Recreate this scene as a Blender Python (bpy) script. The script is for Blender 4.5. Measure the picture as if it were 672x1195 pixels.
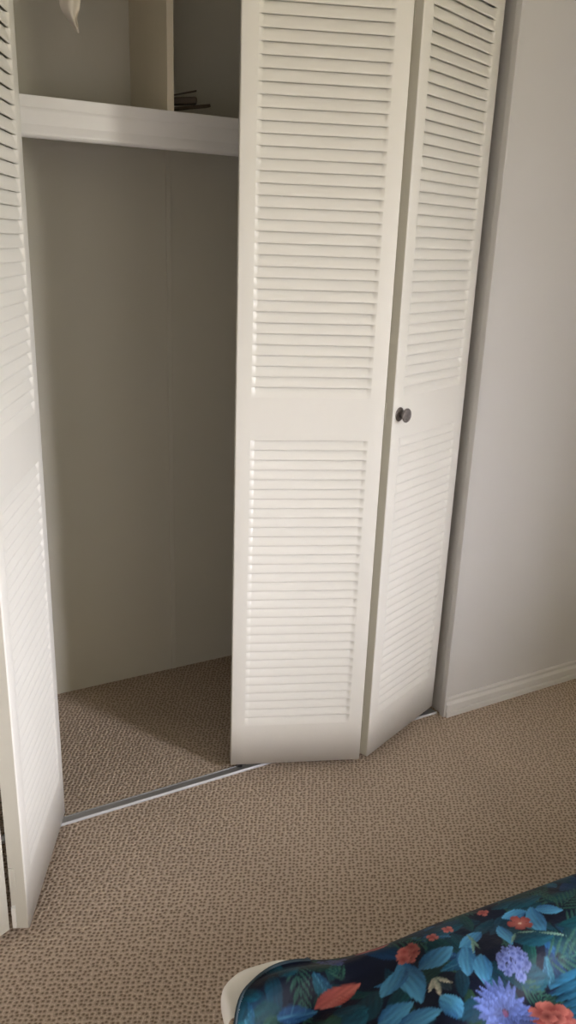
import bpy, bmesh, math, random
import numpy as np
from mathutils import Vector, Matrix, Euler

# ------------------------------------------------------------------ clear
for o in list(bpy.data.objects):
    bpy.data.objects.remove(o, do_unlink=True)
S = bpy.context.scene
C = S.collection

# ------------------------------------------------------------------ camera
CX, CY, CZ = -1.5635, -1.8015, 1.4546
YAW, PITCH, ROLL, FPX = 0.5095, -0.3225, 0.0365, 939.4
cp, sp = math.cos(PITCH), math.sin(PITCH)
fw = Vector((math.sin(YAW) * cp, math.cos(YAW) * cp, sp))
rt = Vector((math.cos(YAW), -math.sin(YAW), 0))
up = rt.cross(fw)
r2 = rt * math.cos(ROLL) + up * math.sin(ROLL)
u2 = up * math.cos(ROLL) - rt * math.sin(ROLL)
cam_d = bpy.data.cameras.new('camera')
cam = bpy.data.objects.new('camera', cam_d)
C.objects.link(cam)
cam.matrix_world = Matrix(((r2.x, u2.x, -fw.x, CX), (r2.y, u2.y, -fw.y, CY), (r2.z, u2.z, -fw.z, CZ), (0, 0, 0, 1)))
cam_d.sensor_fit = 'VERTICAL'
cam_d.sensor_height = 36.0
cam_d.lens = FPX * 36.0 / 1195.0
cam_d.clip_start = 0.02
S.camera = cam

# ------------------------------------------------------------------ world, window daylight, exposure
wd = bpy.data.worlds.new('world')
S.world = wd
wd.use_nodes = True
wnt = wd.node_tree
wbg = wnt.nodes['Background']
wtc = wnt.nodes.new('ShaderNodeTexCoord')
wsx = wnt.nodes.new('ShaderNodeSeparateXYZ')
wrp = wnt.nodes.new('ShaderNodeValToRGB')
wel = wrp.color_ramp.elements
wel[0].position, wel[0].color = 0.49, (0.20, 0.185, 0.11, 1)      # garden and trees below the skyline
wel[1].position, wel[1].color = 0.56, (0.96, 0.96, 1.05, 1)        # overcast sky
wmr = wnt.nodes.new('ShaderNodeMapRange')
wmr.inputs['From Min'].default_value = -1.0
wnt.links.new(wtc.outputs['Generated'], wsx.inputs[0])
wnt.links.new(wsx.outputs['Z'], wmr.inputs['Value'])
wnt.links.new(wmr.outputs['Result'], wrp.inputs['Fac'])
wnt.links.new(wrp.outputs['Color'], wbg.inputs[0])
wbg.inputs[1].default_value = 77.0

WX = 0.86                      # inner face of the window wall
WY0, WY1, WZ0, WZ1 = -3.60, -2.60, 0.85, 2.20
ld = bpy.data.lights.new('window_daylight', 'AREA')
ld.shape = 'RECTANGLE'
ld.size, ld.size_y = WZ1 - WZ0, WY1 - WY0
ld.energy = 150
ld.cycles.is_portal = True
ld.color = (1.0, 0.965, 0.91)
lo = bpy.data.objects.new('window_daylight', ld)
C.objects.link(lo)
lo.location = (WX + 0.16, (WY0 + WY1) / 2, (WZ0 + WZ1) / 2)
lo.rotation_euler = (0, math.radians(90), 0)

vs = S.view_settings
vs.view_transform = 'Standard'
vs.look = 'None'
vs.exposure = 0.0
vs.gamma = 1.0
vs.use_curve_mapping = False


# ------------------------------------------------------------------ materials
def lin(c):
    return tuple((x / 255 / 12.92) if x / 255 <= 0.04045 else ((x / 255 + 0.055) / 1.055) ** 2.4 for x in c)


def mat(name, base, rough=0.5, metal=0.0, spec=0.5, noise=None, bump=None):
    """noise=(scale, amount): soft colour variation; bump=(scale, strength, distance)."""
    m = bpy.data.materials.new(name)
    m.use_nodes = True
    nt = m.node_tree
    b = nt.nodes['Principled BSDF']
    b.inputs['Base Color'].default_value = (*base, 1)
    b.inputs['Roughness'].default_value = rough
    b.inputs['Metallic'].default_value = metal
    b.inputs['Specular IOR Level'].default_value = spec
    tc = nt.nodes.new('ShaderNodeTexCoord')
    if noise:
        n = nt.nodes.new('ShaderNodeTexNoise')
        n.inputs['Scale'].default_value = noise[0]
        n.inputs['Detail'].default_value = 4
        nt.links.new(tc.outputs['Object'], n.inputs['Vector'])
        mx = nt.nodes.new('ShaderNodeMix')
        mx.data_type = 'RGBA'
        mx.inputs['A'].default_value = (*[min(1, c * (1 + noise[1])) for c in base], 1)
        mx.inputs['B'].default_value = (*[c * (1 - noise[1]) for c in base], 1)
        nt.links.new(n.outputs['Fac'], mx.inputs['Factor'])
        nt.links.new(mx.outputs['Result'], b.inputs['Base Color'])
    if bump:
        n2 = nt.nodes.new('ShaderNodeTexNoise')
        n2.inputs['Scale'].default_value = bump[0]
        n2.inputs['Detail'].default_value = 3
        nt.links.new(tc.outputs['Object'], n2.inputs['Vector'])
        bp = nt.nodes.new('ShaderNodeBump')
        bp.inputs['Strength'].default_value = bump[1]
        bp.inputs['Distance'].default_value = bump[2]
        nt.links.new(n2.outputs['Fac'], bp.inputs['Height'])
        nt.links.new(bp.outputs['Normal'], b.inputs['Normal'])
    return m


M = {}
M['door'] = mat('cream_door_paint', (0.80, 0.775, 0.715), 0.34, noise=(9, 0.02), bump=(160, 0.12, 0.0006))
M['edge'] = mat('unpainted_greenish_edge', (0.60, 0.575, 0.495), 0.45, noise=(14, 0.04))
M['wall'] = mat('off_white_wall_paint', (0.62, 0.60, 0.575), 0.62, noise=(3, 0.025), bump=(260, 0.12, 0.0008))
M['closet'] = mat('closet_wall_paint', (0.62, 0.59, 0.50), 0.6, noise=(2.2, 0.03), bump=(200, 0.1, 0.0008))
M['ceil'] = mat('ceiling_paint', (0.80, 0.79, 0.76), 0.8, noise=(2, 0.02))
M['trim'] = mat('white_gloss_trim', (0.70, 0.675, 0.64), 0.4, noise=(8, 0.02))
M['shelf'] = mat('white_shelf_paint', (0.84, 0.82, 0.80), 0.32, noise=(6, 0.03))
M['divider'] = mat('cream_melamine', (0.76, 0.68, 0.53), 0.45, noise=(4, 0.05))
M['alu'] = mat('brushed_aluminium', (0.42, 0.42, 0.43), 0.38, metal=0.7, noise=(40, 0.05))
M['alu_light'] = mat('pale_enamelled_lip', (0.56, 0.56, 0.585), 0.3, noise=(30, 0.03))
M['black'] = mat('black_plastic', (0.02, 0.02, 0.022), 0.45, noise=(40, 0.1))
M['steel'] = mat('hinge_steel', (0.45, 0.44, 0.41), 0.35, metal=0.9, noise=(60, 0.08))
M['bronze'] = mat('antique_pewter', (0.24, 0.215, 0.205), 0.40, metal=0.6, noise=(220, 0.45), bump=(320, 0.6, 0.0012))
M['wood'] = mat('dark_brown_wood', (0.085, 0.058, 0.036), 0.55, noise=(30, 0.3))
M['cloth'] = mat('off_white_cloth', (0.70, 0.64, 0.56), 0.8, noise=(30, 0.04), bump=(400, 0.2, 0.0005))
M['sheet'] = mat('white_sheet_cotton', (0.80, 0.77, 0.70), 0.75, noise=(12, 0.04), bump=(500, 0.2, 0.0004))
M['hem'] = mat('dark_teal_hem', (0.012, 0.030, 0.042), 0.65, noise=(60, 0.5))
M['bedwood'] = mat('bed_base_timber', (0.23, 0.15, 0.09), 0.5, noise=(14, 0.2))


def carpet_material():
    m = bpy.data.materials.new('beige_loop_pile_carpet')
    m.use_nodes = True
    nt = m.node_tree
    b = nt.nodes['Principled BSDF']
    b.inputs['Roughness'].default_value = 0.95
    b.inputs['Specular IOR Level'].default_value = 0.1
    geo = nt.nodes.new('ShaderNodeNewGeometry')
    mp = nt.nodes.new('ShaderNodeMapping')
    mp.inputs['Rotation'].default_value = (0, 0, math.radians(28))
    mp.inputs['Scale'].default_value = (1.0, 1.12, 1.0)
    nt.links.new(geo.outputs['Position'], mp.inputs['Vector'])
    # loop rows with a dark pit between the loops
    v1 = nt.nodes.new('ShaderNodeTexVoronoi')
    v1.voronoi_dimensions = '2D'
    v1.feature = 'F1'
    v1.inputs['Scale'].default_value = 92
    v1.inputs['Randomness'].default_value = 0.5
    nt.links.new(mp.outputs['Vector'], v1.inputs['Vector'])
    n = nt.nodes.new('ShaderNodeTexNoise')
    n.inputs['Scale'].default_value = 330
    n.inputs['Detail'].default_value = 3
    nt.links.new(geo.outputs['Position'], n.inputs['Vector'])
    big = nt.nodes.new('ShaderNodeTexNoise')
    big.inputs['Scale'].default_value = 3.0
    big.inputs['Detail'].default_value = 3
    nt.links.new(geo.outputs['Position'], big.inputs['Vector'])
    ramp = nt.nodes.new('ShaderNodeValToRGB')
    e = ramp.color_ramp.elements
    e[0].position = 0.08
    e[0].color = (0.22, 0.155, 0.105, 1)
    e[1].position = 0.46
    e[1].color = (0.62, 0.495, 0.39, 1)
    nt.links.new(v1.outputs['Distance'], ramp.inputs['Fac'])
    mx = nt.nodes.new('ShaderNodeMix')
    mx.data_type = 'RGBA'
    mx.blend_type = 'MULTIPLY'
    mx.inputs['Factor'].default_value = 0.55
    rr = nt.nodes.new('ShaderNodeMapRange')
    rr.inputs['From Min'].default_value = 0.3
    rr.inputs['From Max'].default_value = 0.7
    rr.inputs['To Min'].default_value = 0.6
    rr.inputs['To Max'].default_value = 1.25
    nt.links.new(n.outputs['Fac'], rr.inputs['Value'])
    nt.links.new(ramp.outputs['Color'], mx.inputs['A'])
    nt.links.new(rr.outputs['Result'], mx.inputs['B'])
    mx2 = nt.nodes.new('ShaderNodeMix')
    mx2.data_type = 'RGBA'
    mx2.blend_type = 'MULTIPLY'
    mx2.inputs['Factor'].default_value = 0.25
    nt.links.new(mx.outputs['Result'], mx2.inputs['A'])
    nt.links.new(big.outputs['Fac'], mx2.inputs['B'])
    nt.links.new(mx2.outputs['Result'], b.inputs['Base Color'])
    bp = nt.nodes.new('ShaderNodeBump')
    bp.inputs['Strength'].default_value = 0.7
    bp.inputs['Distance'].default_value = 0.006
    nt.links.new(v1.outputs['Distance'], bp.inputs['Height'])
    nt.links.new(bp.outputs['Normal'], b.inputs['Normal'])
    return m


M['carpet'] = carpet_material()


def glass_material():
    m = bpy.data.materials.new('window_glass')
    m.use_nodes = True
    nt = m.node_tree
    out = nt.nodes['Material Output']
    nt.nodes.remove(nt.nodes['Principled BSDF'])
    tr = nt.nodes.new('ShaderNodeBsdfTransparent')
    gl = nt.nodes.new('ShaderNodeBsdfGlossy')
    gl.inputs['Roughness'].default_value = 0.02
    mx = nt.nodes.new('ShaderNodeMixShader')
    mx.inputs[0].default_value = 0.05
    nt.links.new(tr.outputs[0], mx.inputs[1])
    nt.links.new(gl.outputs[0], mx.inputs[2])
    nt.links.new(mx.outputs[0], out.inputs['Surface'])
    return m


M['glass'] = glass_material()


# ------------------------------------------------------------------ helpers
def add_box(bm, x0, x1, y0, y1, z0, z1):
    v = [bm.verts.new(p) for p in ((x0, y0, z0), (x1, y0, z0), (x1, y1, z0), (x0, y1, z0),
                                   (x0, y0, z1), (x1, y0, z1), (x1, y1, z1), (x0, y1, z1))]
    for f in ((0, 3, 2, 1), (4, 5, 6, 7), (0, 1, 5, 4), (1, 2, 6, 5), (2, 3, 7, 6), (3, 0, 4, 7)):
        bm.faces.new([v[i] for i in f])


def add_prism_x(bm, prof, x0, x1):
    """closed profile [(y,z)] extruded along x"""
    a = [bm.verts.new((x0, y, z)) for y, z in prof]
    b = [bm.verts.new((x1, y, z)) for y, z in prof]
    n = len(prof)
    for i in range(n):
        j = (i + 1) % n
        bm.faces.new((a[i], a[j], b[j], b[i]))
    bm.faces.new(list(reversed(a)))
    bm.faces.new(b)


def add_lathe(bm, prof, seg=24):
    """profile [(radius, h)] turned about the local -y axis"""
    rings = []
    for r, h in prof:
        rings.append([bm.verts.new((r * math.cos(2 * math.pi * i / seg), -h, r * math.sin(2 * math.pi * i / seg))) for i in range(seg)])
    for a, b in zip(rings, rings[1:]):
        for i in range(seg):
            j = (i + 1) % seg
            bm.faces.new((a[i], a[j], b[j], b[i]))
    bm.faces.new(rings[0])
    bm.faces.new(list(reversed(rings[-1])))


def obj(name, bm, material, parent=None, smooth=False, bevel=0.0, seg=2):
    bmesh.ops.recalc_face_normals(bm, faces=bm.faces)
    me = bpy.data.meshes.new(name)
    bm.to_mesh(me)
    bm.free()
    me.materials.append(material)
    if smooth:
        for p in me.polygons:
            p.use_smooth = True
    o = bpy.data.objects.new(name, me)
    C.objects.link(o)
    if parent:
        o.parent = parent
    if bevel:
        md = o.modifiers.new('bevel', 'BEVEL')
        md.width = bevel
        md.segments = seg
        md.limit_method = 'ANGLE'
        md.angle_limit = math.radians(40)
    return o


def tag(o, label=None, cat=None, group=None, kind=None):
    if label:
        o['label'] = label
    if cat:
        o['category'] = cat
    if group:
        o['group'] = group
    if kind:
        o['kind'] = kind
    return o


def empty(name, loc=(0, 0, 0), rz=0.0):
    o = bpy.data.objects.new(name, None)
    o.empty_display_size = 0.05
    C.objects.link(o)
    o.location = loc
    o.rotation_euler = (0, 0, rz)
    return o


def box_obj(name, dims, material, parent=None, bevel=0.0):
    bm = bmesh.new()
    add_box(bm, *dims)
    return obj(name, bm, material, parent, bevel=bevel)


# ------------------------------------------------------------------ the room shell
XL, XR = -2.55, WX           # room side walls (inner faces)
YR = -4.3                    # rear wall inner face
YW = -0.050                  # room face of the wall that holds the closet
YB = 0.611                   # closet back wall
ZC = 2.42
OPEN_L, OPEN_R = -1.60, 0.026   # closet opening
OPEN_T = 2.20

bm = bmesh.new()
add_box(bm, XL - 0.1, XR + 0.12, YR - 0.1, YB + 0.1, -0.06, 0.0)
tag(obj('floor', bm, M['carpet']), 'beige loop-pile carpet running from the bedroom into the closet', 'carpet', kind='structure')
tag(box_obj('ceiling', (XL - 0.1, XR + 0.12, YR - 0.1, YB + 0.1, ZC, ZC + 0.06), M['ceil']),
    'plain white ceiling above bedroom and closet', 'ceiling', kind='structure')
tag(box_obj('wall_back', (-1.86, 0.26, YB, YB + 0.1, 0, ZC), M['closet']),
    'plain painted back wall inside the closet', 'wall', kind='structure')
tag(box_obj('wall_closet_left', (-1.86, -1.76, YW + 0.07, YB, 0, ZC), M['closet']),
    'closet end wall behind the door pair without a knob', 'wall', kind='structure')
tag(box_obj('wall_closet_right', (0.16, 0.26, YW + 0.07, YB, 0, ZC), M['closet']),
    'closet end wall behind the door pair with the knob', 'wall', kind='structure')
bm = bmesh.new()
add_box(bm, OPEN_R, XR, YW, YW + 0.07, 0, ZC)
add_box(bm, XL, OPEN_L, YW, YW + 0.07, 0, ZC)
add_box(bm, OPEN_L, OPEN_R, YW, YW + 0.07, OPEN_T, ZC)
tag(obj('wall_front', bm, M['wall']), 'smooth off-white bedroom wall beside the louvred closet doors', 'wall', kind='structure')
tag(box_obj('wall_left', (XL - 0.1, XL, YR, YW + 0.07, 0, ZC), M['wall']), 'plain off-white bedroom wall on the far side from the window', 'wall', kind='structure')
tag(box_obj('wall_rear', (XL - 0.1, XR + 0.12, YR - 0.1, YR, 0, ZC), M['wall']), 'plain off-white bedroom wall facing the closet', 'wall', kind='structure')
bm = bmesh.new()
add_box(bm, XR, XR + 0.12, YR, WY0, 0, ZC)
add_box(bm, XR, XR + 0.12, WY1, YB, 0, ZC)
add_box(bm, XR, XR + 0.12, WY0, WY1, 0, WZ0)
add_box(bm, XR, XR + 0.12, WY0, WY1, WZ1, ZC)
tag(obj('wall_right', bm, M['wall']), 'off-white bedroom wall with the window in it', 'wall', kind='structure')

win = empty('window_1', (XR + 0.08, (WY0 + WY1) / 2, WZ0))
tag(win, 'white framed bedroom window that lets in the daylight', 'window', kind='structure')
hw, hh = (WY1 - WY0) / 2, WZ1 - WZ0
bm = bmesh.new()
add_box(bm, -0.02, 0.02, -hw, -hw + 0.045, 0, hh)
add_box(bm, -0.02, 0.02, hw - 0.045, hw, 0, hh)
add_box(bm, -0.02, 0.02, -hw + 0.045, hw - 0.045, 0, 0.045)
add_box(bm, -0.02, 0.02, -hw + 0.045, hw - 0.045, hh - 0.045, hh)
obj('window_frame', bm, M['trim'], win)
box_obj('pane', (-0.003, 0.003, -hw + 0.045, hw - 0.045, 0.045, hh - 0.045), M['glass'], win)

# jamb edge strip and skirting
tag(box_obj('trim_1', (0.018, OPEN_R, -0.062, -0.040, 0, OPEN_T), M['wall'], bevel=0.002),
    'narrow white jamb strip where the wall meets the closet doors', 'trim', kind='structure')
tag(box_obj('trim_2', (OPEN_L, OPEN_L + 0.012, -0.062, -0.040, 0, OPEN_T), M['trim'], bevel=0.002),
    'narrow white jamb strip beside the folded-open door pair', 'trim', kind='structure')
prof = [(0, 0.066), (-0.004, 0.066), (-0.0085, 0.0635), (-0.0095, 0.060), (-0.0085, 0.056), (-0.0060, 0.053), (-0.0060, 0.0505), (-0.0100, 0.046),
        (-0.0140, 0.0435), (-0.0150, 0.041), (-0.0150, 0.0225), (-0.0125, 0.0215), (-0.0125, 0.0195), (-0.0175, 0.0180), (-0.0185, 0.015), (-0.0185, 0.0), (0, 0)]
bm = bmesh.new()
add_prism_x(bm, [(YW + y, z) for y, z in prof], 0.0265, XR)
tag(obj('baseboard_front', bm, M['trim']), 'stepped white skirting board along the foot of the bare wall', 'skirting', kind='structure')

bm = bmesh.new()
add_prism_x(bm, prof, -(YW - 0.0190), -YR)
bb = obj('baseboard_right', bm, M['trim'])
bb.rotation_euler = (0, 0, -math.pi / 2)
bb.location = (XR, 0, 0)
tag(bb, 'stepped white skirting board along the foot of the window wall', 'skirting', kind='structure')

# joint strip on the closet back wall
tag(box_obj('trim_3', (-0.668, -0.652, YB - 0.004, YB, 0, 1.70), M['closet'], bevel=0.0015),
    'thin vertical joint strip on the closet back wall', 'trim', kind='structure')

# ------------------------------------------------------------------ door track on the floor
trk = empty('door_track', (-1.585, 0, 0))
tag(trk, 'thin metal floor track across the closet opening', 'track')
TL = 1.600
bm = bmesh.new()
add_prism_x(bm, [(-0.0265, 0.0), (-0.0265, 0.0018), (-0.004, 0.0018), (-0.004, 0.0)], 0, TL)
obj('channel', bm, M['alu'], trk)
bm = bmesh.new()
add_prism_x(bm, [(-0.0330, 0.0), (-0.0325, 0.0035), (-0.0305, 0.0060), (-0.0290, 0.0062), (-0.0275, 0.0056), (-0.0265, 0.0035), (-0.0265, 0.0)], 0, TL)
tag(obj('front_lip', bm, M['alu_light'], trk), 'bright raised front lip')
bm = bmesh.new()
add_prism_x(bm, [(-0.0040, 0.0), (-0.0040, 0.0030), (-0.0030, 0.0036), (-0.0018, 0.0030), (-0.0016, 0.0)], 0, TL)
obj('rear_lip', bm, M['alu'], trk)

# ------------------------------------------------------------------ closet shelf and divider
sh = empty('closet_shelf', (-1.76, 0.322, 1.669))
tag(sh, 'white closet shelf with a deep round-edged front board', 'shelf')
LEN = 1.92
box_obj('board', (0, LEN, 0.016, YB - 0.322, 0.066, 0.092), M['shelf'], sh)
bm = bmesh.new()
add_prism_x(bm, [(0.0, 0.066), (0.0, 0.0905), (0.0015, 0.092), (0.016, 0.092), (0.016, 0.066)], 0, LEN)
obj('edge_strip', bm, M['shelf'], sh)
pr = [(0.0025, 0.066), (0.0015, 0.060), (0.0015, 0.030)]
for i in range(9):
    a = math.pi * i / 8
    pr.append((0.0085 - 0.0115 * math.cos(a) if i > 0 else -0.002, 0.0125 - 0.0125 * math.sin(a)))
pr += [(0.020, 0.030), (0.020, 0.066)]
bm = bmesh.new()
add_prism_x(bm, pr, 0, LEN)
tag(obj('front_board', bm, M['shelf'], sh), 'front board with rounded lower edge')

tag(box_obj('shelf_divider', (-0.767, -0.749, 0.322, YB, 1.761, ZC), M['divider'], bevel=0.001),
    'upright cream board dividing the space above the closet shelf', 'divider')


# dark sticks lying on the shelf behind the divider
def stick(name, p0, p1, hw_, hh_, label):
    p0, p1 = Vector(p0), Vector(p1)
    dv = p1 - p0
    L = dv.length
    bm = bmesh.new()
    add_box(bm, 0, L, -hw_, hw_, -hh_, hh_)
    o = obj(name, bm, M['wood'], None, bevel=min(hw_, hh_) * 0.5)
    o.location = p0
    o.rotation_euler = dv.to_track_quat('X', 'Z').to_euler()
    tag(o, label, 'stick', 'dark sticks on the closet shelf')
    return o


stick('wooden_stick', (-0.740, 0.430, 1.7955), (-0.655, 0.402, 1.803), 0.016, 0.0085, 'thickest dark brown wooden stick lying on the closet shelf behind the divider')
stick('wooden_stick', (-0.742, 0.385, 1.7715), (-0.622, 0.400, 1.794), 0.012, 0.004, 'flat brown stick under the thick one on the closet shelf')
stick('wooden_stick', (-0.735, 0.440, 1.808), (-0.650, 0.415, 1.829), 0.004, 0.0017, 'thin brown stick tilted upward above the others on the closet shelf')

# ------------------------------------------------------------------ louvred bifold doors
PW, PT, PS = 0.38, 0.0342, 0.039          # panel width, thickness, stile
ZB0 = 0.022                                # clearance above the carpet
PITCHZ = 0.805 / 31                        # louvre pitch
LOW_TOP, LOW_N = 0.981, 32
UP_BOT, UP_N = 1.1149 - PITCHZ, 36
LOW_BOT = LOW_TOP - LOW_N * PITCHZ
UP_TOP = UP_BOT + UP_N * PITCHZ
PTOP = UP_TOP + 0.115


def panel_mesh():
    """hollow sheet-metal leaf: front face with two louvred openings, closed sides and back"""
    bm = bmesh.new()
    g = 0.0012
    r = 0.003
    xs = [g + r, PS, PW - PS, PW - g - r]
    zs = [ZB0 + 0.001, LOW_BOT, LOW_TOP, UP_BOT, UP_TOP, PTOP]
    V = {}

    def vert(x, y, z):
        k = (round(x, 6), round(y, 6), round(z, 6))
        if k not in V:
            V[k] = bm.verts.new((x, y, z))
        return V[k]
    for i in range(3):
        for k in range(5):
            if i == 1 and k in (1, 3):
                continue
            bm.faces.new([vert(xs[i], -PT, zs[k]), vert(xs[i + 1], -PT, zs[k]), vert(xs[i + 1], -PT, zs[k + 1]), vert(xs[i], -PT, zs[k + 1])])
    # rounded vertical edges and sides, back
    def ring(side):
        pts = []
        for j in range(4):
            a = math.pi / 2 * j / 3
            if side > 0:
                pts.append((PW - g - r + r * math.sin(a), -PT + r - r * math.cos(a)))
            else:
                pts.append((g + r - r * math.sin(a), -PT + r - r * math.cos(a)))
        pts.append((PW - g if side > 0 else g, 0.0))
        return pts
    for side in (1, -1):
        pts = ring(side)
        for (xa, ya), (xb, yb) in zip(pts, pts[1:]):
            for k in range(5):
                bm.faces.new([vert(xa, ya, zs[k]), vert(xb, yb, zs[k]), vert(xb, yb, zs[k + 1]), vert(xa, ya, zs[k + 1])])
    bm.faces.new([vert(PW - g, 0, z) for z in zs] + [vert(g, 0, z) for z in reversed(zs)])
    for k, z in ((0, zs[0]), (5, zs[5])):
        bm.faces.new([vert(x, -PT, z) for x in xs] + [vert(*p, z) for p in ring(1)[1:]] + [vert(*p, z) for p in reversed(ring(-1)[1:])])
    bmesh.ops.recalc_face_normals(bm, faces=bm.faces)
    # the leaf's long edges show a duller coat
    for f in bm.faces:
        if abs(f.normal.x) > 0.98:
            f.material_index = 1
        f.smooth = abs(f.normal.x) < 0.97 and abs(f.normal.z) < 0.5 and f.normal.y < 0
    me = bpy.data.meshes.new('door_panel')
    bm.to_mesh(me)
    bm.free()
    me.materials.append(M['door'])
    me.materials.append(M['edge'])
    return me


def slat_mesh(curl=True):
    """one pressed louvre: flush along its foot and at both ends, set back at the top where the slit is"""
    D = 0.0086
    W_ = PW - 2 * PS
    er = 0.013
    us = [0, er * 0.25, er * 0.55, er * 0.8, er, W_ - er, W_ - er * 0.8, W_ - er * 0.55, W_ - er * 0.25, W_]
    ts = [0.0, 0.028, 0.056, 0.20, 0.45, 0.72, 1.0] if curl else [0.0, 0.15, 0.42, 0.72, 1.0]
    vs_, fs = [], []

    def e(x):
        q = min(1.0, min(x, W_ - x) / er)
        return q * q * (3 - 2 * q)
    th = 0.0009
    for layer in (0, 1):
        for t in ts:
            for x in us:
                prof = t ** 1.5
                cu = 0.0016 * max(0.0, 1 - t / 0.056) ** 2 * e(x) if curl else 0.0     # foot rolled back into a small lip
                vs_.append((x, D * e(x) * prof + cu + layer * th, -PITCHZ * (1 - t)))
    nx = len(us)
    nz = len(ts)
    for layer in (0, 1):
        for k in range(nz - 1):
            for i in range(nx - 1):
                a = layer * nx * nz + k * nx + i
                q = (a, a + 1, a + nx + 1, a + nx)
                fs.append(q if layer == 0 else tuple(reversed(q)))
    # rims on their own vertices so the pressed face keeps its own shading
    for row in (0, nz - 1):
        base = len(vs_)
        for i in range(nx):
            vs_.append(vs_[row * nx + i])
            vs_.append(vs_[nx * nz + row * nx + i])
        for i in range(nx - 1):
            q = (base + 2 * i, base + 2 * i + 2, base + 2 * i + 3, base + 2 * i + 1)
            fs.append(q if row else tuple(reversed(q)))
    me = bpy.data.meshes.new('slat')
    me.from_pydata(vs_, [], fs)
    for p in me.polygons:
        p.use_smooth = p.index < (nz - 1) * (nx - 1)
    me.materials.append(M['door'])
    return me


PANEL_ME = panel_mesh()
SLAT_ME, SLAT_LAST = slat_mesh(), slat_mesh(False)


def make_panel(parent, origin, ang):
    p = bpy.data.objects.new('door_panel', PANEL_ME)
    C.objects.link(p)
    p.parent = parent
    p.location = (origin[0], origin[1], 0)
    p.rotation_euler = (0, 0, ang)
    for top, n in ((LOW_TOP, LOW_N), (UP_TOP, UP_N)):
        for i in range(n):
            s_ = bpy.data.objects.new('slat', SLAT_LAST if i == n - 1 else SLAT_ME)
            C.objects.link(s_)
            s_.parent = p
            s_.location = (PS, -PT, top - i * PITCHZ)
    return p


def hinge(parent, x, z):
    """butt hinge on a leaf's edge, barrel at the fold"""
    bm = bmesh.new()
    add_box(bm, x - 0.0010, x + 0.0010, -0.012, -0.002, z - 0.025, z + 0.025)
    bmesh.ops.create_cone(bm, cap_ends=True, segments=10, radius1=0.0022, radius2=0.0022, depth=0.05,
                          matrix=Matrix.Translation((x, -0.0022, z)))
    return obj('hinge', bm, M['edge'], parent)


def pair(name, label, hx, hy, phi, jamb_right):
    root = empty(name, (hx, hy, 0))
    tag(root, label, 'door', kind='structure')
    c_, s_ = math.cos(phi), math.sin(phi)
    a = make_panel(root, (0, 0), phi)                       # runs from the fold right and back
    b = make_panel(root, (-PW * c_, PW * s_), -phi)         # runs from back left to the fold
    return root, a, b


PHI, PHI2, LJ = 0.3751, 1.1292, 1.5672
n1 = (math.sin(PHI), -math.cos(PHI))
FX, FY = -PW * math.cos(PHI) - n1[0] * PT / 2, -PW * math.sin(PHI) - n1[1] * PT / 2
m1 = (-math.sin(PHI2), -math.cos(PHI2))
GX, GY = -LJ + PW * math.cos(PHI2) - m1[0] * PT / 2, -PW * math.sin(PHI2) - m1[1] * PT / 2

d1, jamb_panel, lead_panel = pair('door_1', 'cream louvred bifold closet door, half folded, with a dark round knob', FX, FY, PHI, True)
d2, left_lead, left_jamb = pair('door_2', 'cream louvred bifold closet door without a knob, folded almost flat on itself', GX, GY, PHI2, False)
left_jamb.location.x -= 0.007
box_obj('hinge_block', (-0.0060, 0.0012, -0.008, -0.001, 0.03, 0.085), M['door'], left_lead)
for z in (0.16, 1.05, 1.95):
    hinge(jamb_panel, 0.0, z)
    hinge(left_lead, 0.0, z)


# guide pins that ride in the floor track
def guide(parent, x):
    bm = bmesh.new()
    bmesh.ops.create_cone(bm, cap_ends=True, segments=12, radius1=0.006, radius2=0.006, depth=0.0185, matrix=Matrix.Translation((x, -PT / 2, 0.01325)))
    add_box(bm, x - 0.012, x + 0.016, -PT / 2 - 0.007, -PT / 2 + 0.007, 0.014, 0.0225)
    return obj('guide_pin', bm, M['black'], parent)


guide(lead_panel, 0.03)
guide(left_lead, PW - 0.03)
guide(jamb_panel, PW - 0.03)

# knob
kb = bmesh.new()
add_lathe(kb, [(0.0068, 0.003), (0.0062, 0.010), (0.0085, 0.0145), (0.0150, 0.0175), (0.0182, 0.0205), (0.0186, 0.0235), (0.0165, 0.0262),
               (0.0160, 0.0258), (0.0125, 0.0275), (0.0070, 0.0290), (0.0066, 0.0282), (0.0030, 0.0300), (0.0005, 0.0302)], 28)
knob = obj('knob', kb, M['bronze'], d1, smooth=True)
tag(knob, 'dark pewter round knob')
kb = bmesh.new()
add_lathe(kb, [(0.0182, 0.0002), (0.0184, 0.0016), (0.0170, 0.0032), (0.0135, 0.0036), (0.0125, 0.0046), (0.0085, 0.0052), (0.0060, 0.0052)], 28)
ros = obj('rosette', kb, M['bronze'], knob, smooth=True)
kx = 0.030
knob.location = (kx * math.cos(PHI) + n1[0] * PT, kx * math.sin(PHI) + n1[1] * PT, 1.0455)
knob.rotation_euler = (0, 0, PHI)

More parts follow.
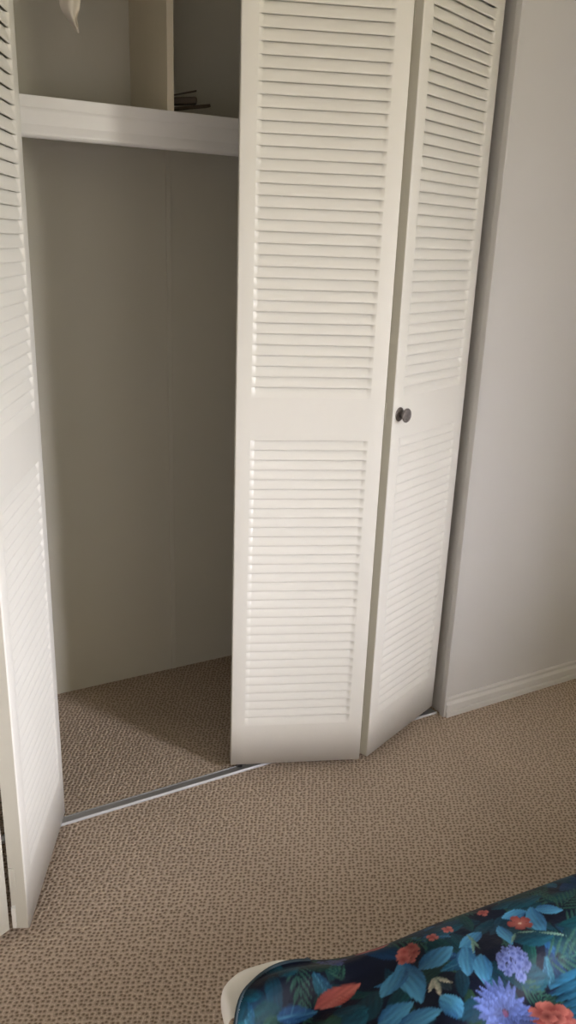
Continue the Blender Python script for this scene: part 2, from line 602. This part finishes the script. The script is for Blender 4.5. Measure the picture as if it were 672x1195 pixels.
# ------------------------------------------------------------------ scrap of cloth hanging in the top of the closet
cl = [(-1.0429, 1.947, -0.9950, 1.954), (-1.0418, 1.934, -0.9956, 1.9406), (-1.0325, 1.921, -1.0005, 1.9300),
      (-1.0230, 1.908, -1.0060, 1.9190), (-1.0140, 1.897, -1.0055, 1.9055), (-1.0055, 1.8865, -1.0020, 1.8875)]
rows = [(-1.040, 2.405, -1.006, 2.405), (-1.046, 2.20, -0.998, 2.20), (-1.049, 2.05, -0.993, 2.05), (-1.046, 1.985, -0.994, 1.985)] + cl
bm = bmesh.new()
grid = []
for k, (xa, za, xb, zb) in enumerate(rows):
    row = []
    for i in range(7):
        t = i / 6
        fold = 0.010 * math.sin(t * math.pi * 2.2 + k * 0.35) * (0.35 if k == len(rows) - 1 else 1)
        row.append(bm.verts.new((xa + (xb - xa) * t, 0.25 + fold, za + (zb - za) * t)))
    grid.append(row)
for a, b in zip(grid, grid[1:]):
    for i in range(6):
        bm.faces.new((a[i], a[i + 1], b[i + 1], b[i]))
hc = obj('hanging_cloth', bm, M['cloth'], None, smooth=True)
md = hc.modifiers.new('thick', 'SOLIDIFY')
md.thickness = 0.0012
md = hc.modifiers.new('sub', 'SUBSURF')
md.levels = md.render_levels = 2
tag(hc, 'pointed off-white scrap of cloth hanging in the top of the closet', 'cloth')

# ------------------------------------------------------------------ bed
KX, KY, KR = -1.184, -1.036, math.radians(-4.5)


def bed_empty(name, z=0):
    return empty(name, (KX, KY, z), KR)


bed = bed_empty('bed')
tag(bed, 'dark timber bed base under the mattress', 'bed')
box_obj('base', (0.02, 1.86, -1.36, -0.03, 0.12, 0.22), M['bedwood'], bed, bevel=0.006)
for x, y in ((0.10, -0.10), (1.78, -0.10), (0.10, -1.28), (1.78, -1.28)):
    bm = bmesh.new()
    bmesh.ops.create_cone(bm, cap_ends=True, segments=16, radius1=0.022, radius2=0.032, depth=0.12, matrix=Matrix.Translation((x, y, 0.06)))
    obj('leg', bm, M['bedwood'], bed)

MT = 0.368
bm = bmesh.new()
add_box(bm, 0, 1.86, -1.38, 0, 0.22, MT)
vert_e = [e for e in bm.edges if abs(e.verts[0].co.z - e.verts[1].co.z) > 0.1]
bmesh.ops.bevel(bm, geom=vert_e, offset=0.06, segments=6, affect='EDGES', profile=0.5)
top_e = [e for e in bm.edges if abs(e.verts[0].co.z - e.verts[1].co.z) < 1e-5 and e.is_boundary is False
         and any(abs(f.normal.z) > 0.9 for f in e.link_faces) and any(abs(f.normal.z) < 0.1 for f in e.link_faces)]
bmesh.ops.bevel(bm, geom=top_e, offset=0.03, segments=4, affect='EDGES', profile=0.5)
mt = obj('mattress', bm, M['sheet'], None, smooth=True)
mt.location = (KX, KY, 0)
mt.rotation_euler = (0, 0, KR)
tag(mt, 'white sheeted mattress, one corner showing from under the floral quilt', 'mattress')
# loose corner of the sheet, pulled out over the mattress corner
rim = [(-1.1868, -1.0029), (-1.1808, -0.9745), (-1.1735, -0.9454), (-1.1597, -0.9371), (-1.1415, -0.9325), (-1.1181, -0.9302),
       (-1.0888, -0.9323), (-1.0552, -0.9419), (-1.0340, -0.9800)]
hub_ = Vector((-1.100, -1.012))
inv = Matrix.Rotation(-KR, 4, 'Z') @ Matrix.Translation((-KX, -KY, 0))
bm = bmesh.new()
gr = []
for i, p in enumerate(rim):
    p = Vector(p)
    out_ = (p - hub_).normalized()
    rowv = []
    for t, z in ((0.25, 0.3715), (0.6, 0.3725), (0.85, 0.3735), (0.95, 0.3730), (1.0, 0.364), (1.015, 0.350), (1.01, 0.335)):
        w_ = hub_ + (p - hub_) * t
        zz = z + 0.003 * math.sin(i * 1.9) * (1 if t > 0.8 else 0)
        rowv.append(bm.verts.new(inv @ Vector((w_.x, w_.y, zz))))
    gr.append(rowv)
for a_, b_ in zip(gr, gr[1:]):
    for k in range(6):
        bm.faces.new((a_[k], a_[k + 1], b_[k + 1], b_[k]))
sc_ = obj('sheet_corner', bm, M['sheet'], mt, smooth=True)
md = sc_.modifiers.new('thick', 'SOLIDIFY')
md.thickness = 0.0012
md = sc_.modifiers.new('sub', 'SUBSURF')
md.levels = md.render_levels = 2


QX, QY, QR = -1.212, -1.024, math.radians(-4.5)


# ---- quilt: cloth grid in (a along the bed edge, b inwards from it)
def smooth01(x):
    x = np.clip(x, 0, 1)
    return x * x * (3 - 2 * x)


A = np.concatenate([np.arange(-0.26, 0.92, 0.0022), np.arange(0.92, 2.02, 0.012)])
B = np.concatenate([np.arange(-0.26, -0.08, 0.006), np.arange(-0.08, 0.48, 0.0022), np.arange(0.48, 1.54, 0.012)])
AA, BB = np.meshgrid(A, B, indexing='ij')


def fall(s, r):
    """arc-length s measured inwards from where the cloth begins to turn down -> (inward position, drop)"""
    th_ = np.clip(-s / r, 0, math.pi / 2)
    pos = np.where(s >= 0, s, -r * np.sin(th_))
    drop = np.where(s >= 0, 0.0, r * (1 - np.cos(th_)))
    extra = np.maximum(0, -s - r * math.pi / 2)
    return pos, drop + extra


def quilt_surface(AA, BB):
    RA, RB = 0.07, 0.075
    pa, da = fall(AA - 0.06, RA)
    pb, db = fall(BB - 0.06, RB)
    pa2, da2 = fall(1.90 - AA - 0.06, 0.07)
    pa = np.where(AA > 1.0, 1.90 - pa2 - 0.12, pa)
    da = np.where(AA > 1.0, da2, da)
    pb2, db2 = fall(1.40 - BB - 0.06, 0.07)
    pb = np.where(BB > 0.7, 1.40 - pb2 - 0.12, pb)
    db = np.where(BB > 0.7, db2, db)
    X = pa + 0.055
    Yl = -(pb + 0.055)
    drop = np.sqrt(da ** 2 + db ** 2)
    top = np.exp(-(drop / 0.10) ** 2)
    u, v = AA, BB
    # filling is thin at the corner and puffs up towards the middle
    puff = smooth01((u - 0.17 + 0.25 * (v - 0.1)) / 0.17)
    Z = 0.408 - drop + 0.062 * puff * np.exp(-(drop / 0.16) ** 2)
    w1 = v - (0.145 - 0.04 * u)
    Z += top * 0.016 * np.exp(-(w1 / 0.05) ** 2) * puff
    w2 = v - (0.215 - 0.12 * (u - 0.25) + 0.02 * np.sin(9 * u))
    Z -= top * 0.013 * np.exp(-(w2 / 0.028) ** 2) * puff
    # creases running along the edge over the thin corner
    Z += top * 0.012 * np.sin(2 * math.pi * (v + 0.20 * u) / 0.075 + 1.2) * np.exp(-((u - 0.12) / 0.13) ** 2) * smooth01((v + 0.02) / 0.06)
    Z += top * 0.005 * np.sin(u * 9 + v * 21 + 1.0) * smooth01(v / 0.1)
    Z += top * 0.0022 * np.sin(u * 31 - v * 47) * smooth01(v / 0.05)
    # the corner of the cloth is pulled outwards
    Yl += 0.088 * (1 - smooth01((u - 0.10) / 0.26)) * np.exp(-np.maximum(v, 0) / 0.25)
    X -= 0.030 * (1 - smooth01((v + 0.02) / 0.5)) * np.exp(-np.maximum(u, 0) / 0.12)
    # ripples of the hanging hem
    hang = smooth01((drop - 0.05) / 0.15)
    Yl += hang * np.where(db > da, 0.012 * np.sin(u * 24), 0) * (BB < 0.7)
    X -= hang * np.where(da > db, 0.012 * np.sin(v * 22), 0) * (AA < 1.0)
    return X, Yl, Z


X, Yl, Z = quilt_surface(AA, BB)
Z = np.maximum(Z, 0.10)
NAVY = np.array(lin((9, 18, 40)))
col = np.ones(AA.shape + (3,)) * NAVY
rng = random.Random(7)


def region(a, b, r):
    i0, i1 = np.searchsorted(A, [a - r, a + r])
    j0, j1 = np.searchsorted(B, [b - r, b + r])
    return slice(i0, i1), slice(j0, j1)


def stamp(sl, mask, c, k=1.0):
    m = (np.clip(mask, 0, 1) * k)[..., None]
    col[sl] = col[sl] * (1 - m) + np.asarray(c) * m


def local(a, b, ang, r):
    sl = region(a, b, r)
    da, db = AA[sl] - a, BB[sl] - b
    ca, sa = math.cos(ang), math.sin(ang)
    return sl, da * ca + db * sa, -da * sa + db * ca


def leaf(a, b, L, Wd, ang, c0, c1, vein=None, nv=6):
    """pointed leaf from (a,b) outwards along ang"""
    sl, p, q = local(a, b, ang, L * 1.05)
    t = np.clip(p / L, 0, 1)
    half = Wd * np.sin(math.pi * t ** 0.85) ** 0.8 * 0.5 + 1e-9
    inside = ((p > 0) & (p < L)) * smooth01((half - np.abs(q)) / 0.0012)
    sh_ = np.clip(0.5 + 0.5 * q / half, 0, 1) * 0.55 + 0.45 * t
    c = np.asarray(c0) * (1 - sh_)[..., None] + np.asarray(c1) * sh_[..., None]
    st = 1 + 0.22 * np.sin(q / Wd * 26 + p / L * 9 + a * 50) * np.sin(p / L * 5 + b * 90)
    c = c * st[..., None]
    if vein is not None:
        vv = np.maximum(np.exp(-(q / 0.0011) ** 2) * 0.7,
                        0.4 * np.exp(-(np.sin((p - np.abs(q) * 0.9) / L * math.pi * nv) / 0.22) ** 2))
        c = c * (1 - vv * 0.6)[..., None] + np.asarray(vein) * (vv * 0.6)[..., None]
    stamp(sl, inside, c)


def petal_flower(a, b, R, n, c0, c1, rot=0, fat=0.62, centre=None):
    sl, p, q = local(a, b, rot, R * 1.1)
    rr = np.hypot(p, q)
    th_ = np.arctan2(q, p)
    ph = (th_ * n / (2 * math.pi)) % 1.0 - 0.5
    edge = R * (1 - 0.42 * np.abs(2 * ph) ** (2.2 / fat))
    m = smooth01((edge - rr) / 0.0015)
    gap = np.exp(-((np.abs(ph) - 0.5) / 0.055) ** 2)
    s_ = np.clip(rr / R, 0, 1)
    c = np.asarray(c0) * (1 - s_)[..., None] + np.asarray(c1) * s_[..., None]
    c = c * (1 - 0.65 * gap * s_)[..., None]
    stamp(sl, m, c)
    if centre is not None:
        stamp(sl, smooth01((R * 0.16 - rr) / 0.0015), centre)


def daisy(a, b, R, c0, c1, centre):
    for ring_, (rr, n) in enumerate(((1.0, 22), (0.74, 18), (0.48, 13))):
        for i in range(n):
            an = 2 * math.pi * (i + 0.5 * ring_) / n + rng.uniform(-.06, .06)
            f = rng.uniform(0.75, 1.1)
            leaf(a + 0.1 * R * math.cos(an), b + 0.1 * R * math.sin(an), R * rr * rng.uniform(0.85, 1.05), R * 0.26, an,
                 [x * 0.45 * f for x in c0], [x * f for x in c1])
    sl, p, q = local(a, b, 0, R * 0.2)
    stamp(sl, smooth01((R * 0.12 - np.hypot(p, q)) / 0.002), centre)


def cluster(a, b, R, c0, c1, n=26, dot=0.27):
    for i in range(n):
        an = rng.uniform(0, 2 * math.pi)
        rr = R * math.sqrt(rng.random()) * 0.8
        x, y = a + rr * math.cos(an), b + rr * math.sin(an)
        f = rng.uniform(0.65, 1.15)
        petal_flower(x, y, R * dot, 4, [v * f for v in c0], [v * f for v in c1], rng.uniform(0, 3))


def rose(a, b, R, c0, c1):
    for i in range(6):
        an = i * 2 * math.pi / 6 + 0.3
        petal_flower(a + 0.45 * R * math.cos(an), b + 0.45 * R * math.sin(an), R * 0.56, 3, c0, [v * (0.85 + 0.06 * i) for v in c1], an, 0.9)
    for i in range(3):
        an = i * 2 * math.pi / 3
        petal_flower(a + 0.2 * R * math.cos(an), b + 0.2 * R * math.sin(an), R * 0.36, 3, [v * 0.55 for v in c0], c1, an, 0.9)


def frond(a, b, L, ang, c, n=9, wd=0.006):
    for i in range(n):
        t = (i + 0.5) / n
        x, y = a + L * t * math.cos(ang), b + L * t * math.sin(ang)
        for sgn in (1, -1):
            leaf(x, y, L * 0.42 * (1 - 0.6 * t), wd, ang + sgn * (0.75 - 0.25 * t), [v * 0.6 for v in c], c)
    leaf(a, b, L, wd * 0.5, ang, c, c)


TEAL0, TEAL1 = lin((10, 44, 62)), lin((30, 92, 112))
BLUE0, BLUE1 = lin((16, 58, 100)), lin((58, 136, 182))
GRN0, GRN1 = lin((16, 46, 48)), lin((52, 98, 88))
PALE = lin((150, 186, 170))
COR0, COR1 = lin((150, 62, 62)), lin((206, 122, 112))
PER0, PER1 = lin((58, 74, 140)), lin((128, 142, 210))
VEIN = lin((90, 160, 190))
DVEIN = lin((10, 34, 56))

# dense background foliage over the whole cloth, then flowers
for i in range(4200):
    a, b = rng.uniform(-0.26, 1.98), rng.uniform(-0.26, 1.5)
    an = rng.uniform(0, 2 * math.pi)
    k = rng.random()
    if k < 0.45:
        leaf(a, b, rng.uniform(.04, .075), rng.uniform(.018, .032), an, TEAL0, [v * rng.uniform(.35, .9) for v in TEAL1], DVEIN)
    elif k < 0.70:
        leaf(a, b, rng.uniform(.035, .06), rng.uniform(.016, .028), an, GRN0, [v * rng.uniform(.3, .85) for v in GRN1], DVEIN)
    elif k < 0.88:
        leaf(a, b, rng.uniform(.035, .06), rng.uniform(.018, .03), an, BLUE0, [v * rng.uniform(.3, .7) for v in BLUE1], VEIN)
    else:
        frond(a, b, rng.uniform(.05, .09), an, GRN1, 8, 0.005)
for i in range(150):
    a, b = rng.uniform(-0.26, 1.98), rng.uniform(-0.26, 1.5)
    if -0.05 < a < 0.75 and -0.05 < b < 0.30:
        continue
    k = rng.random()
    if k < .3:
        petal_flower(a, b, .018, 5, COR0, COR1, rng.uniform(0, 3), 0.6, lin((240, 200, 170)))
    elif k < .5:
        cluster(a, b, .026, PER0, PER1)
    elif k < .7:
        rose(a, b, .03, COR0, COR1)
    elif k < .85:
        daisy(a, b, .042, PER0, PER1, lin((120, 60, 90)))
    else:
        cluster(a, b, .02, COR0, COR1, 10, 0.45)


def leaf2(p0, p1, Wd, c0, c1, vein=None, nv=6):
    leaf(p0[0], p0[1], math.hypot(p1[0] - p0[0], p1[1] - p0[1]), Wd, math.atan2(p1[1] - p0[1], p1[0] - p0[0]), c0, c1, vein, nv)


PRINT_SHIFT = 0.013
A += PRINT_SHIFT
AA += PRINT_SHIFT
SKY0, SKY1 = lin((22, 74, 128)), lin((96, 176, 222))
# the part of the print that lies along the rumpled edge
for p0, p1, Wd in (((.304, .088), (.362, .074), .034), ((.295, .058), (.277, .142), .034), ((.223, .136), (.271, .133), .026), ((.295, .070), (.241, .109), .028),
                   ((.346, .115), (.391, .079), .024), ((.379, .085), (.343, .136), .026), ((.385, .109), (.358, .154), .028), ((.451, .067), (.433, .118), .022),
                   ((.520, .058), (.487, .121), .030), ((.523, .064), (.555, .091), .024), ((.508, .061), (.465, .055), .022), ((.238, .151), (.289, .166), .03),
                   ((.304, .184), (.298, .145), .028), ((.418, .067), (.367, .082), .022)):
    leaf2(p0, p1, Wd, SKY0, SKY1, VEIN)
for p0, p1, Wd in (((.439, .112), (.508, .124), .034), ((.409, .157), (.463, .169), .034), ((.136, .037), (.148, -.008), .026), ((.133, .052), (.172, .022), .028),
                   ((.346, .037), (.409, .037), .024), ((.466, .028), (.529, .034), .022), ((.487, .043), (.556, .043), .024), ((.079, .064), (.050, .080), .024),
                   ((.181, .103), (.223, .115), .03), ((.181, .124), (.22, .121), .026)):
    leaf2(p0, p1, Wd, TEAL0, TEAL1, DVEIN)
for a_, b_, L_, an_ in ((.466, .150, .11, 0.1), (.511, .140, .10, 0.25), (.547, .085, .09, -0.3), (.412, .160, .07, 0.9)):
    frond(a_, b_, L_, an_, GRN1, 9, 0.005)
for k_ in range(6):
    leaf2((.452 - .004 * k_, .178 + .010 * k_), (.53 - .006 * k_, .172 + .014 * k_), .013, TEAL0, BLUE1)
for p1 in ((.290, .134), (.297, .149), (.321, .138)):
    leaf2((.310, .114), p1, .008, GRN1, lin((226, 214, 196)))
for p0, p1 in (((.457, .097), (.433, .115)), ((.457, .096), (.486, .110)), ((.484, .112), (.525, .132)), ((.397, .058), (.391, .100)), ((.400, .070), (.376, .103))):
    leaf2(p0, p1, .006, GRN1, PALE)
petal_flower(.481, .079, .0195, 5, COR1, COR0, 0.4, 0.55, lin((250, 214, 190)))
rose(.421, .222, .036, COR0, COR1)
daisy(.367, .190, .043, PER0, lin((120, 142, 222)), lin((110, 60, 100)))
cluster(.418, .139, .026, PER0, lin((146, 160, 226)), 30)
cluster(.310, .050, .018, COR0, COR1, 9, 0.5)
leaf2((.255, .012), (.290, .006), .018, COR0, COR1)
leaf2((.272, .018), (.302, .012), .016, COR0, COR1)
leaf2((.166, .085), (.240, .064), .021, COR0, COR1)
leaf2((.180, .088), (.228, .074), .012, COR1, COR0)
cluster(.220, .019, .020, [v * 0.5 for v in PER0], [v * 0.55 for v in PER1], 22)
petal_flower(.379, .037, .010, 4, COR0, COR1, 0.2)
petal_flower(.451, .028, .010, 4, COR0, COR1, 0.9)
petal_flower(.349, .043, .009, 4, COR0, COR1, 1.5)
A -= PRINT_SHIFT
AA -= PRINT_SHIFT
wash = np.zeros(AA.shape)
for k_ in range(10):
    fa, fb, ph_ = rng.uniform(-60, 60), rng.uniform(-60, 60), rng.uniform(0, 6.28)
    wash += np.sin(AA * fa + BB * fb + ph_) / 10
col *= (0.72 * (1 + 0.55 * wash))[..., None]
nA, nB = AA.shape
co = np.stack([X, Yl, Z], -1).reshape(-1, 3).astype(np.float32)
idx = np.arange(nA * nB).reshape(nA, nB)
q = np.stack([idx[:-1, :-1], idx[1:, :-1], idx[1:, 1:], idx[:-1, 1:]], -1)
# round off the cloth's corner so the mattress corner shows
Am, Bm = AA[:-1, :-1], BB[:-1, :-1]
CUT_A, CUT_B, CUT_R = 0.185, 0.168, 0.165
keep = ~((Am < CUT_A) & (Bm < CUT_B) & (np.hypot(Am - CUT_A, Bm - CUT_B) > CUT_R) & (Am + Bm < 0.24) & (Am > -0.035) | ((Am <= -0.035) & (Bm < CUT_B)))
q = q[keep].reshape(-1, 4)[:, ::-1]
used = np.zeros(nA * nB, bool)
used[q.ravel()] = True
remap = np.cumsum(used) - 1
q = remap[q]
co = co[used]
cc = col.reshape(-1, 3)[used]
me = bpy.data.meshes.new('quilt')
me.vertices.add(len(co))
me.vertices.foreach_set('co', co.ravel())
me.loops.add(q.size)
me.loops.foreach_set('vertex_index', q.ravel().astype(np.int32))
me.polygons.add(len(q))
me.polygons.foreach_set('loop_start', np.arange(0, q.size, 4, dtype=np.int32))
me.polygons.foreach_set('loop_total', np.full(len(q), 4, dtype=np.int32))
me.polygons.foreach_set('use_smooth', np.ones(len(q), dtype=bool))
me.update(calc_edges=True)
at = me.color_attributes.new('print', 'FLOAT_COLOR', 'POINT')
at.data.foreach_set('color', np.concatenate([cc, np.ones((len(cc), 1))], 1).astype(np.float32).ravel())


def quilt_material():
    m = bpy.data.materials.new('dark_floral_print_cotton')
    m.use_nodes = True
    nt = m.node_tree
    b = nt.nodes['Principled BSDF']
    b.inputs['Roughness'].default_value = 0.55
    b.inputs['Specular IOR Level'].default_value = 0.16
    at_ = nt.nodes.new('ShaderNodeVertexColor')
    at_.layer_name = 'print'
    nt.links.new(at_.outputs['Color'], b.inputs['Base Color'])
    tc = nt.nodes.new('ShaderNodeTexCoord')
    n = nt.nodes.new('ShaderNodeTexNoise')
    n.inputs['Scale'].default_value = 34
    n.inputs['Detail'].default_value = 4
    nt.links.new(tc.outputs['Object'], n.inputs['Vector'])
    bp = nt.nodes.new('ShaderNodeBump')
    bp.inputs['Strength'].default_value = 0.35
    bp.inputs['Distance'].default_value = 0.008
    nt.links.new(n.outputs['Fac'], bp.inputs['Height'])
    nt.links.new(bp.outputs['Normal'], b.inputs['Normal'])
    return m


me.materials.append(quilt_material())
qo = bpy.data.objects.new('quilt', me)
C.objects.link(qo)
qo.location = (QX, QY, 0)
qo.rotation_euler = (0, 0, QR)
# rolled hem along the cloth's rounded corner
ha = [(-0.20 + 0.01 * i, CUT_B) for i in range(22)]
ha += [(CUT_A - CUT_R * math.cos(t), CUT_B - CUT_R * math.sin(t)) for t in np.linspace(0, math.pi / 2, 30)]
ha += [(CUT_A, 0.003 - 0.01 * i) for i in range(1, 20)]
ha = np.array(ha)
hx, hy, hz = quilt_surface(ha[:, 0], ha[:, 1])
pts = [Vector((float(x), float(y), max(0.1, float(z)) + 0.001)) for x, y, z in zip(hx, hy, hz)]
bm = bmesh.new()
rings = []
for i, p in enumerate(pts):
    tdir = (pts[min(i + 1, len(pts) - 1)] - pts[max(i - 1, 0)]).normalized()
    sx = tdir.cross(Vector((0.3, 0.2, 1))).normalized()
    sy = tdir.cross(sx)
    rings.append([bm.verts.new(p + sx * 0.0026 * math.cos(k * math.pi / 4) + sy * 0.0026 * math.sin(k * math.pi / 4)) for k in range(8)])
for a_, b_ in zip(rings, rings[1:]):
    for k in range(8):
        bm.faces.new((a_[k], a_[(k + 1) % 8], b_[(k + 1) % 8], b_[k]))
obj('hem', bm, M['hem'], qo, smooth=True)
tag(qo, 'dark blue quilt printed with leaves and coral and periwinkle flowers, rumpled on the bed', 'quilt')
